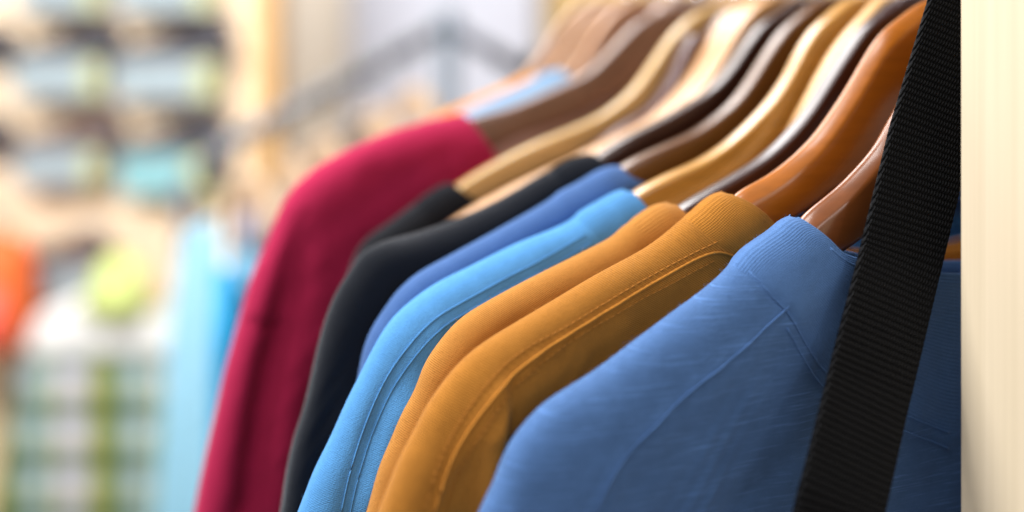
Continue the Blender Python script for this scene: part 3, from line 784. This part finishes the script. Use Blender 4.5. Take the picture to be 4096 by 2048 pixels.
# ================================================================== black webbing strap
def strap():
    m, nt, b = new_mat('black_webbing')
    L = nt.links.new
    uv = N(nt, 'ShaderNodeUVMap'); sp = N(nt, 'ShaderNodeSeparateXYZ'); L(uv.outputs[0], sp.inputs[0])
    x = N(nt, 'ShaderNodeMath', operation='MULTIPLY'); x.inputs[1].default_value = 2 * math.pi / 0.00145; L(sp.outputs[0], x.inputs[0])
    y = N(nt, 'ShaderNodeMath', operation='MULTIPLY_ADD'); y.inputs[1].default_value = 2 * math.pi / 0.0029 * 0.5; L(sp.outputs[1], y.inputs[0]); L(x.outputs[0], y.inputs[2])
    s = N(nt, 'ShaderNodeMath', operation='SINE'); L(y.outputs[0], s.inputs[0])
    no = N(nt, 'ShaderNodeTexNoise'); no.inputs['Scale'].default_value = 900; no.inputs['Detail'].default_value = 3
    tc = N(nt, 'ShaderNodeTexCoord'); L(tc.outputs['Object'], no.inputs['Vector'])
    ad = N(nt, 'ShaderNodeMath', operation='ADD'); L(s.outputs[0], ad.inputs[0]); L(no.outputs['Fac'], ad.inputs[1])
    bp = N(nt, 'ShaderNodeBump'); bp.inputs['Strength'].default_value = 0.8; bp.inputs['Distance'].default_value = 0.0004
    L(ad.outputs[0], bp.inputs['Height']); L(bp.outputs[0], b.inputs['Normal'])
    cm = N(nt, 'ShaderNodeMapRange'); cm.inputs[1].default_value = 0.2; cm.inputs[2].default_value = 1.6; L(ad.outputs[0], cm.inputs[0])
    cx = N(nt, 'ShaderNodeMix', data_type='RGBA'); cx.inputs[6].default_value = (0.0015, 0.0017, 0.0024, 1); cx.inputs[7].default_value = (0.0078, 0.0086, 0.0112, 1)  # weave's tick highlights and darker gaps painted into the base colour
    L(cm.outputs[0], cx.inputs[0]); L(cx.outputs[2], b.inputs['Base Color'])
    b.inputs['Roughness'].default_value = 0.6
    b.inputs['Specular IOR Level'].default_value = 0.1
    # centre line (x, y depth, z above eye level) and half width
    cl = [(0.232, 0.468, 0.16), (0.2215, 0.4655, 0.08), (0.2115, 0.4625, 0.0), (0.1895, 0.4545, -0.062), (0.1738, 0.4465, -0.113), (0.1540, 0.430, -0.163), (0.1355, 0.411, -0.205), (0.112, 0.394, -0.275), (0.088, 0.378, -0.36)]
    C = np.array(cl)
    per = 0.0029
    seg = np.linalg.norm(np.diff(C, axis=0), axis=1); tot = seg.sum()
    rows = int(tot / per * 8)
    Q = np.stack([np.interp(np.linspace(0, tot, rows), np.concatenate([[0], np.cumsum(seg)]), C[:, k]) for k in range(3)], 1)
    Q = smooth_curve(Q, 60)
    tan = np.gradient(Q, axis=0); tan /= np.linalg.norm(tan, axis=1, keepdims=True)
    face = np.array([0.18, -0.98, 0.05]); face /= np.linalg.norm(face)
    wid = np.cross(tan, face); wid /= np.linalg.norm(wid, axis=1, keepdims=True)
    if wid[0][0] < 0: wid = -wid
    nor = np.cross(wid, tan); nor[nor[:, 1] > 0] *= -1
    hw = 0.0205; nx = 40; th = 0.0011
    # closed cross-section: front with ribs, rounded edges, flat back
    sec = []
    for k in range(nx + 1):
        xx = -1 + 2 * k / nx
        sec.append((xx * (hw - th), th, 1.0))
    for an in (60, 30, 0, -30, -60): sec.append((hw - th + th * math.cos(math.radians(an)), th * math.sin(math.radians(an)), 0.5))
    for k in range(0, 9): sec.append(((1 - 2 * k / 8) * (hw - th), -th, 0.0))
    for an in (-60, -30, 0, 30, 60): sec.append((-(hw - th) - th * math.cos(math.radians(an)), th * math.sin(math.radians(an)), 0.5))
    arc = np.linspace(0, tot, rows)
    V = []; U = []
    for i in range(rows):
        for (sx, sy, rb) in sec:
            ph = 2 * math.pi * arc[i] / per
            bump = 0.0006 * (abs(math.sin(ph / 2)) ** 0.7) * rb
            slant = 0.0
            V.append(Q[i] + wid[i] * sx + nor[i] * (sy + bump)); U.append((sx, arc[i]))
    n = len(sec); F = []
    for i in range(rows - 1):
        for k in range(n):
            F.append((i*n + k, i*n + (k+1) % n, (i+1)*n + (k+1) % n, (i+1)*n + k))
    V = np.array(V); V[:, 2] += EYE
    o = mesh_obj('webbing_strap', V, F, m, None, None, U)
    tag(o, 'black ribbed webbing strap hanging slantwise beside the pale timber post', 'strap')
strap()

# ================================================================== background: slatwall with shoes
M_SLAT = raw_wood('slatwall_beech', (234, 212, 184), 60, 0.10, 0.6)
M_SLAT_END = raw_wood('beech_edge', (186, 146, 92), 60, 0.1, 0.6)
def at(x, y, Y):
    """Photo measurements (4096 wide) to metres at depth Y."""
    return Vector(((x - 2048) / 4000 * Y, Y, EYE - (y - 12) / 4000 * Y))

sw = empty('slatwall', (-0.95, 2.56, 0), 0, 'light beech slatted display wall carrying rows of dark shoes', 'display wall')
m = Mesh()
x1 = at(1010, 0, 2.5).x + 0.95
z = 0.1
while z < 2.6:
    m.box((-1.2, -0.012, z), (x1, 0.03, z + 0.114)); z += 0.120
m.build('slats', M_SLAT, sw, smooth=False, bevel=0.003)
Mesh().box((-1.2, 0.032, 0.05), (x1, 0.05, 2.65)).build('backing', M_SLAT_END, sw, smooth=False)
Mesh().box((x1 + 0.001, -0.06, 0.0), (x1 + 0.055, 0.06, 2.7)).build('end_panel', M_SLAT_END, sw, smooth=False, bevel=0.003)

M_TRAY = plain('pale_aqua_acrylic', (142, 156, 162), 0.3, 0, 0.05)
M_LIME = plain('lime_card', (168, 174, 128), 0.6, 0, 0.05)
M_TEAL = plain('teal_card', (118, 166, 172), 0.6, 0, 0.05)
M_SHOE = plain('charcoal_suede', (30, 30, 38), 0.85, 0, 0.2)
M_SOLE = plain('grey_rubber', (104, 100, 104), 0.7, 0, 0.1)
M_SHOE2 = plain('brown_suede', (84, 64, 56), 0.85, 0, 0.2)
M_PAD = plain('shoe_lining', (120, 116, 122), 0.9, 0, 0.1)

def shoe(x, y, label, mat, k=1.0):
    """Low trainer seen from the side, toe to the left; (x, y) is its heel on the tray."""
    p = at(x, y, 2.49)
    o = empty('shoe', p, 0, label, 'shoe', 'shoes on the slatwall shelves')
    L = 0.27 * k
    st = [(0.0, 0.062, 0.020, 0.030), (0.02, 0.088, 0.014, 0.034), (0.06, 0.094, 0.012, 0.036), (0.10, 0.080, 0.012, 0.038), (0.14, 0.056, 0.012, 0.042), (0.18, 0.042, 0.012, 0.046), (0.22, 0.034, 0.012, 0.044), (0.25, 0.028, 0.013, 0.034), (0.268, 0.026, 0.016, 0.016)]
    rings = []
    for d, top, bot, hw in st:
        r = []
        for q in range(16):
            an = 2 * math.pi * q / 16
            cy, cz = math.cos(an), math.sin(an)
            cy = math.copysign(abs(cy) ** 0.75, cy); cz = math.copysign(abs(cz) ** 0.8, cz)
            r.append((-d * k, cy * hw * k * (1 - 0.25 * max(0, cz)), ((top + bot) / 2 + cz * (top - bot) / 2) * k))
        rings.append(r)
    Mesh().loft(rings).build('upper', mat, o)
    rings = []
    for d, top, bot, hw in st:
        r = []
        for q in range(12):
            an = 2 * math.pi * q / 12
            r.append((-(d * 1.03 - 0.004) * k, math.cos(an) * hw * 1.08 * k, (0.013 + 0.013 * math.sin(an)) * k))
        rings.append(r)
    Mesh().loft(rings).build('sole', M_SOLE, o)
    Mesh().tube([(-(0.035 + 0.028 * math.cos(w)) * k, 0.024 * math.sin(w) * k, (0.091 + 0.004 * math.cos(w)) * k) for w in np.linspace(0, 2 * math.pi, 17)], 0.007 * k, 8).build('collar_padding', M_PAD, o)
    lc = Mesh()
    for q in range(4):
        xx = -(0.11 + 0.025 * q) * k; zz = (0.082 - 0.0085 * q) * k
        lc.tube([(xx, -0.024 * k, zz - 0.006 * k), (xx - 0.004, 0, zz + 0.003 * k), (xx, 0.024 * k, zz - 0.006 * k)], 0.003 * k, 6)
    lc.build('laces', M_PAD, o)

def tray(x0, x1_, y0, y1_, label, lime=0.2, mid=M_TRAY):
    a = at(x0, y1_, 2.44); b_ = at(x1_, y0, 2.44)
    w_, h_ = b_.x - a.x, b_.z - a.z
    o = empty('shoe_shelf', (a.x, 2.44, a.z), 0, label, 'shelf', 'pale shoe shelves on the slatwall')
    Mesh().box((0, 0.004, h_ - 0.008), (w_, 0.106, h_)).build('ledge', M_TRAY, o, smooth=False, bevel=0.002)
    Mesh().box((0, 0, 0), (w_ * (1 - lime), 0.0035, h_)).build('front_lip', mid, o, smooth=False, bevel=0.001)
    Mesh().box((w_ * (1 - lime) + 0.001, 0, 0), (w_, 0.0035, h_)).build('price_card', M_LIME, o, smooth=False, bevel=0.001)

tray(60, 400, -110, 40, 'pale shoe shelf at the top edge, above the left dark shoe')
tray(455, 850, -110, 40, 'pale shoe shelf at the top edge, above the right dark shoe')
tray(50, 400, 240, 385, 'aqua shoe shelf with lime card, upper row on the left')
tray(450, 860, 245, 395, 'aqua shoe shelf with lime card, upper row on the right')
tray(60, 395, 605, 740, 'aqua shoe shelf with lime card, lower row on the left')
tray(470, 865, 625, 780, 'teal and lime shoe shelf, lower row beside the rack arm', 0.3, M_TEAL)
tray(130, 420, 1075, 1200, 'grey blue shoe shelf low on the slatwall behind the plaid shirt', 0.1)
shoe(480, 240, 'charcoal shoe on the upper shelf, left of the pair', M_SHOE, 1.05)
shoe(925, 246, 'charcoal shoe on the upper shelf, nearest the end panel', M_SHOE, 1.2)
shoe(60, 240, 'charcoal shoe cut by the picture edge on the upper row', M_SHOE, 0.9)
shoe(480, 606, 'brown shoe on the lower shelf above the grey blue shelf', M_SHOE2, 1.1)
shoe(900, 626, 'dark shoe on the lower shelf beside the slanting rack arm', M_SHOE, 1.15)
shoe(45, 606, 'dark shoe cut by the picture edge on the lower row', M_SHOE, 0.9)
shoe(430, 1076, 'dusky shoe low on the slatwall behind the lime hood', M_SHOE2, 1.0)

# ================================================================== background: white panel, door frame
M_WHITE = plain('white_banner', (180, 184, 196), 0.7, 0, 0.02, 3)
a = at(1400, 0, 3.4); b_ = at(2150, 0, 3.4)
o = Mesh().box((a.x, 3.40, 0.35), (b_.x, 3.415, 2.6)).build('white_panel', M_WHITE, None, smooth=False, bevel=0.002)
tag(o, 'plain white panel leaning on the cream back wall behind the rack pole', 'panel')
a = at(2195, 0, 3.2); b_ = at(2262, 0, 3.2)
o = Mesh().box((a.x, 3.16, 0), (b_.x, 3.24, 2.7)).build('timber_upright', raw_wood('olive_timber', (176, 146, 88), 60, 0.1, 0.6), None, smooth=False, bevel=0.003)
tag(o, 'blurred brown timber upright between white panel and hangers', 'upright')
o = Mesh().box((b_.x + 0.004, 3.20, 0), (b_.x + 1.6, 3.23, 2.7)).build('tan_partition', plain('tan_board', (206, 176, 122), 0.7, 0, 0.05, 4), None, smooth=False)
tag(o, 'tan board partition behind the far end of the hanger row', 'partition')

# ================================================================== background rack with sloping arms
M_GREY = plain('grey_powder_coat', (104, 114, 124), 0.45, 0, 0.05)
M_ARM = plain('arm_grey_steel', (70, 74, 80), 0.5, 0, 0.05)
M_DGREY = plain('dark_grey_steel', (70, 74, 84), 0.45, 0, 0.05)
pole = at(1790, 60, 1.52)
rk = empty('display_rack', (pole.x, pole.y, 0), 0, 'grey four way rack with sloping arms behind the crimson shirt', 'garment rack')
base = Vector((pole.x, pole.y, 0))
Mesh().tube([(0, 0, 0.02), (0, 0, pole.z + 0.012)], 0.0175, 16).build('pole', M_GREY, rk)
e1 = at(880, 590, 1.40) - base; s1 = Vector((0, 0, at(0, 105, 1.52).z))
Mesh().tube([s1, s1.lerp(e1, 0.5), e1, e1 + Vector((-0.012, -0.004, -0.016)), e1 + Vector((-0.014, -0.004, -0.05))], 0.0135, 12).build('arm', M_ARM, rk)
e2 = at(2120, 300, 1.44) - base
Mesh().tube([s1, e2, e2 + Vector((0.006, -0.002, 0.03))], 0.0125, 12).build('arm', M_DGREY, rk)
e3 = at(1690, 190, 1.40) - base
Mesh().box((-0.26, -0.02, 0.0), (0.26, 0.02, 0.02)).box((-0.02, -0.26, 0.0), (0.02, 0.26, 0.0195)).build('foot', M_DGREY, rk, smooth=False, bevel=0.003)
q = at(738, 720, 1.72) - base
Mesh().tube([q, (q.x, q.y, 0.0)], 0.0135, 10).tube([(q.x, q.y, 0.03), (0, 0, 0.03)], 0.009, 8).build('upright', M_DGREY, rk)
Mesh().tube([e1 + Vector((0.004, 0.001, 0.012)), e1 + Vector((-0.004, -0.001, -0.045))], 0.014, 12).build('arm_end', M_DGREY, rk)

BA = Vector((-0.6, 0.8, 0)).normalized()          # hangers stand almost edge-on to the camera
BANG = math.atan2(-BA.y, -BA.x)
M_BH = varnished('lacquer_rack', (200, 172, 142), 0.3, 0.4)
A0 = s1 + base; A1 = e1 + base
def rack_item(f, col, hlabel, slabel, tip=(0.085, -0.072), hem=-0.7, BA=BA):
    BANG = math.atan2(-BA.y, -BA.x)
    p = A0.lerp(A1, f) - Vector((0, 0, 0.0653 + NECK)) - BA * AC
    o = empty('wooden_hanger', p, BANG, hlabel, 'clothes hanger', 'hangers on the grey rack')
    build_hanger(o, MEAN_TOP[:11], M_BH, small_shirt_shape(*tip)['sil'])
    s = empty('t_shirt', p, BANG, slabel, 'shirt', 'shirts on the grey rack')
    g = Garment(small_shirt_shape(*tip), w=0.013, b=0.017, n_s=60, n_q=32, hem=hem, seed=int(f * 100))
    mm = cloth('rack_jersey', col)
    g.build(s, mm, mm)
rack_item(0.97, (34, 150, 204), 'tan hanger at the lower end of the grey rack arm', 'deep cyan shirt at the lower end of the grey rack arm', BA=Vector((-0.25, 0.97, 0)).normalized())
rack_item(0.86, (146, 204, 238), 'tan hanger second from the lower end of the grey rack arm', 'pale sky blue shirt second from the end of the grey rack arm', BA=Vector((-0.66, 0.75, 0)).normalized())
rack_item(0.70, (196, 182, 190), 'tan hanger holding the lilac shirt on the grey rack', 'lilac grey shirt in the middle of the grey rack arm')
rack_item(0.55, (226, 214, 194), 'tan hanger holding the cream shirt on the grey rack', 'cream shirt on the grey rack arm')
rack_item(0.15, (206, 168, 140), 'tan hanger holding the peach shirt on the grey rack', 'peach shirt on the grey rack arm near its pole', tip=(0.06, -0.05))
rack_item(0.32, (38, 42, 60), 'tan hanger holding the navy shirt on the grey rack', 'navy shirt between the peach and cream ones on the grey rack', tip=(0.055, -0.045))

# ================================================================== plaid shirt and orange shirt in front of the slatwall
def wall_shirt(x, y, Y, label, hlabel, col, collar_col, body_mat=None, yoke=None, ang=0.0):
    p = at(x, y, Y)
    h = empty('wooden_hanger', p, ang, hlabel, 'clothes hanger', 'hangers hooked on the slatwall')
    build_hanger(h, MEAN_TOP[:10], M_BH, small_shirt_shape(0.075, -0.055)['sil'])
    o = empty('shirt', p, ang, label, 'shirt')
    g = Garment(small_shirt_shape(0.075, -0.055), w=0.02, b=0.03, n_s=90, n_q=50, hem=-0.75, seed=21, wrinkle=0.003)
    mc = cloth('collar_cloth', collar_col)
    g.build(o, body_mat or cloth('wall_jersey', col), mc)
    if yoke:
        # shoulder yoke: a second layer laid over the shoulders down to a straight line
        my = cloth('yoke_cloth', yoke)
        pcs = []
        for s in (1, -1):
            for mm in (1, -1):
                i1 = int(np.argmin(abs(g.C[:, 1] - (-0.19))))
                L_ = g.layer(off=0.002, i0=0, i1=i1, side=s, mirror=mm)
                L_[0][..., 2] = np.maximum(L_[0][..., 2], -0.185)
                pcs.append(L_)
        v, f, n, u = g.sheet(pcs)
        mesh_obj('yoke', v, f, my, o, n, u)
    return o
ps = wall_shirt(490, 1080, 2.32, 'shirt with lime hood, white shoulders and green plaid body', 'tan hanger inside the plaid shirt', (230, 236, 232), (196, 208, 60), plaid('green_plaid'), (236, 240, 236))
rings = []
for zz, w_, d_, yy in [(0.040, 0.010, 0.01, 0.0), (0.036, 0.026, 0.024, 0.0), (0.022, 0.042, 0.036, -0.004), (-0.005, 0.054, 0.042, -0.01), (-0.035, 0.066, 0.05, -0.02), (-0.065, 0.074, 0.05, -0.026), (-0.085, 0.060, 0.038, -0.03), (-0.095, 0.034, 0.02, -0.03)]:
    rings.append([(math.cos(t_) * w_ * (1 + 0.10 * math.cos(3 * t_ + zz * 40)), yy - 0.02 + math.sin(t_) * d_, zz) for t_ in [2 * math.pi * q / 20 for q in range(20)]])
Mesh().loft(rings[::-1]).build('hood', cloth('lime_cloth', (178, 190, 116)), ps)

def backpack(x, y, Y):
    p = at(x, y, Y)
    o = empty('backpack', p, 0, 'orange red backpack cut by the left picture edge, beside the plaid shirt', 'backpack')
    rings = []
    for zz, w_, d_ in [(0.125, 0.04, 0.03), (0.12, 0.07, 0.05), (0.10, 0.095, 0.065), (0.05, 0.108, 0.075), (-0.03, 0.115, 0.08), (-0.10, 0.115, 0.08), (-0.135, 0.10, 0.07), (-0.145, 0.07, 0.05)]:
        r = []
        for q in range(24):
            an = 2 * math.pi * q / 24
            c_, s_ = math.cos(an), math.sin(an)
            r.append((math.copysign(abs(c_) ** 0.6, c_) * w_, math.copysign(abs(s_) ** 0.6, s_) * d_, zz))
        rings.append(r)
    Mesh().loft(rings[::-1]).build('bag_body', plain('burnt_orange_nylon', (208, 92, 30), 0.6), o)
    rings = []
    for zz, w_, d_ in [(0.02, 0.07, 0.02), (0.012, 0.085, 0.035), (-0.05, 0.09, 0.04), (-0.11, 0.085, 0.035), (-0.12, 0.06, 0.02)]:
        r = []
        for q in range(24):
            an = 2 * math.pi * q / 24
            c_, s_ = math.cos(an), math.sin(an)
            r.append((math.copysign(abs(c_) ** 0.6, c_) * w_, -0.075 + math.copysign(abs(s_) ** 0.6, s_) * d_, zz))
        rings.append(r)
    Mesh().loft(rings[::-1]).build('front_pocket', plain('coral_nylon', (244, 96, 84), 0.6), o)
    Mesh().tube([(-0.03, 0.02, 0.11), (-0.028, 0.02, 0.15), (0, 0.02, 0.165), (0.028, 0.02, 0.15), (0.03, 0.02, 0.11)], 0.006, 8).build('top_handle', M_SOLE, o)
backpack(-70, 1150, 2.33)
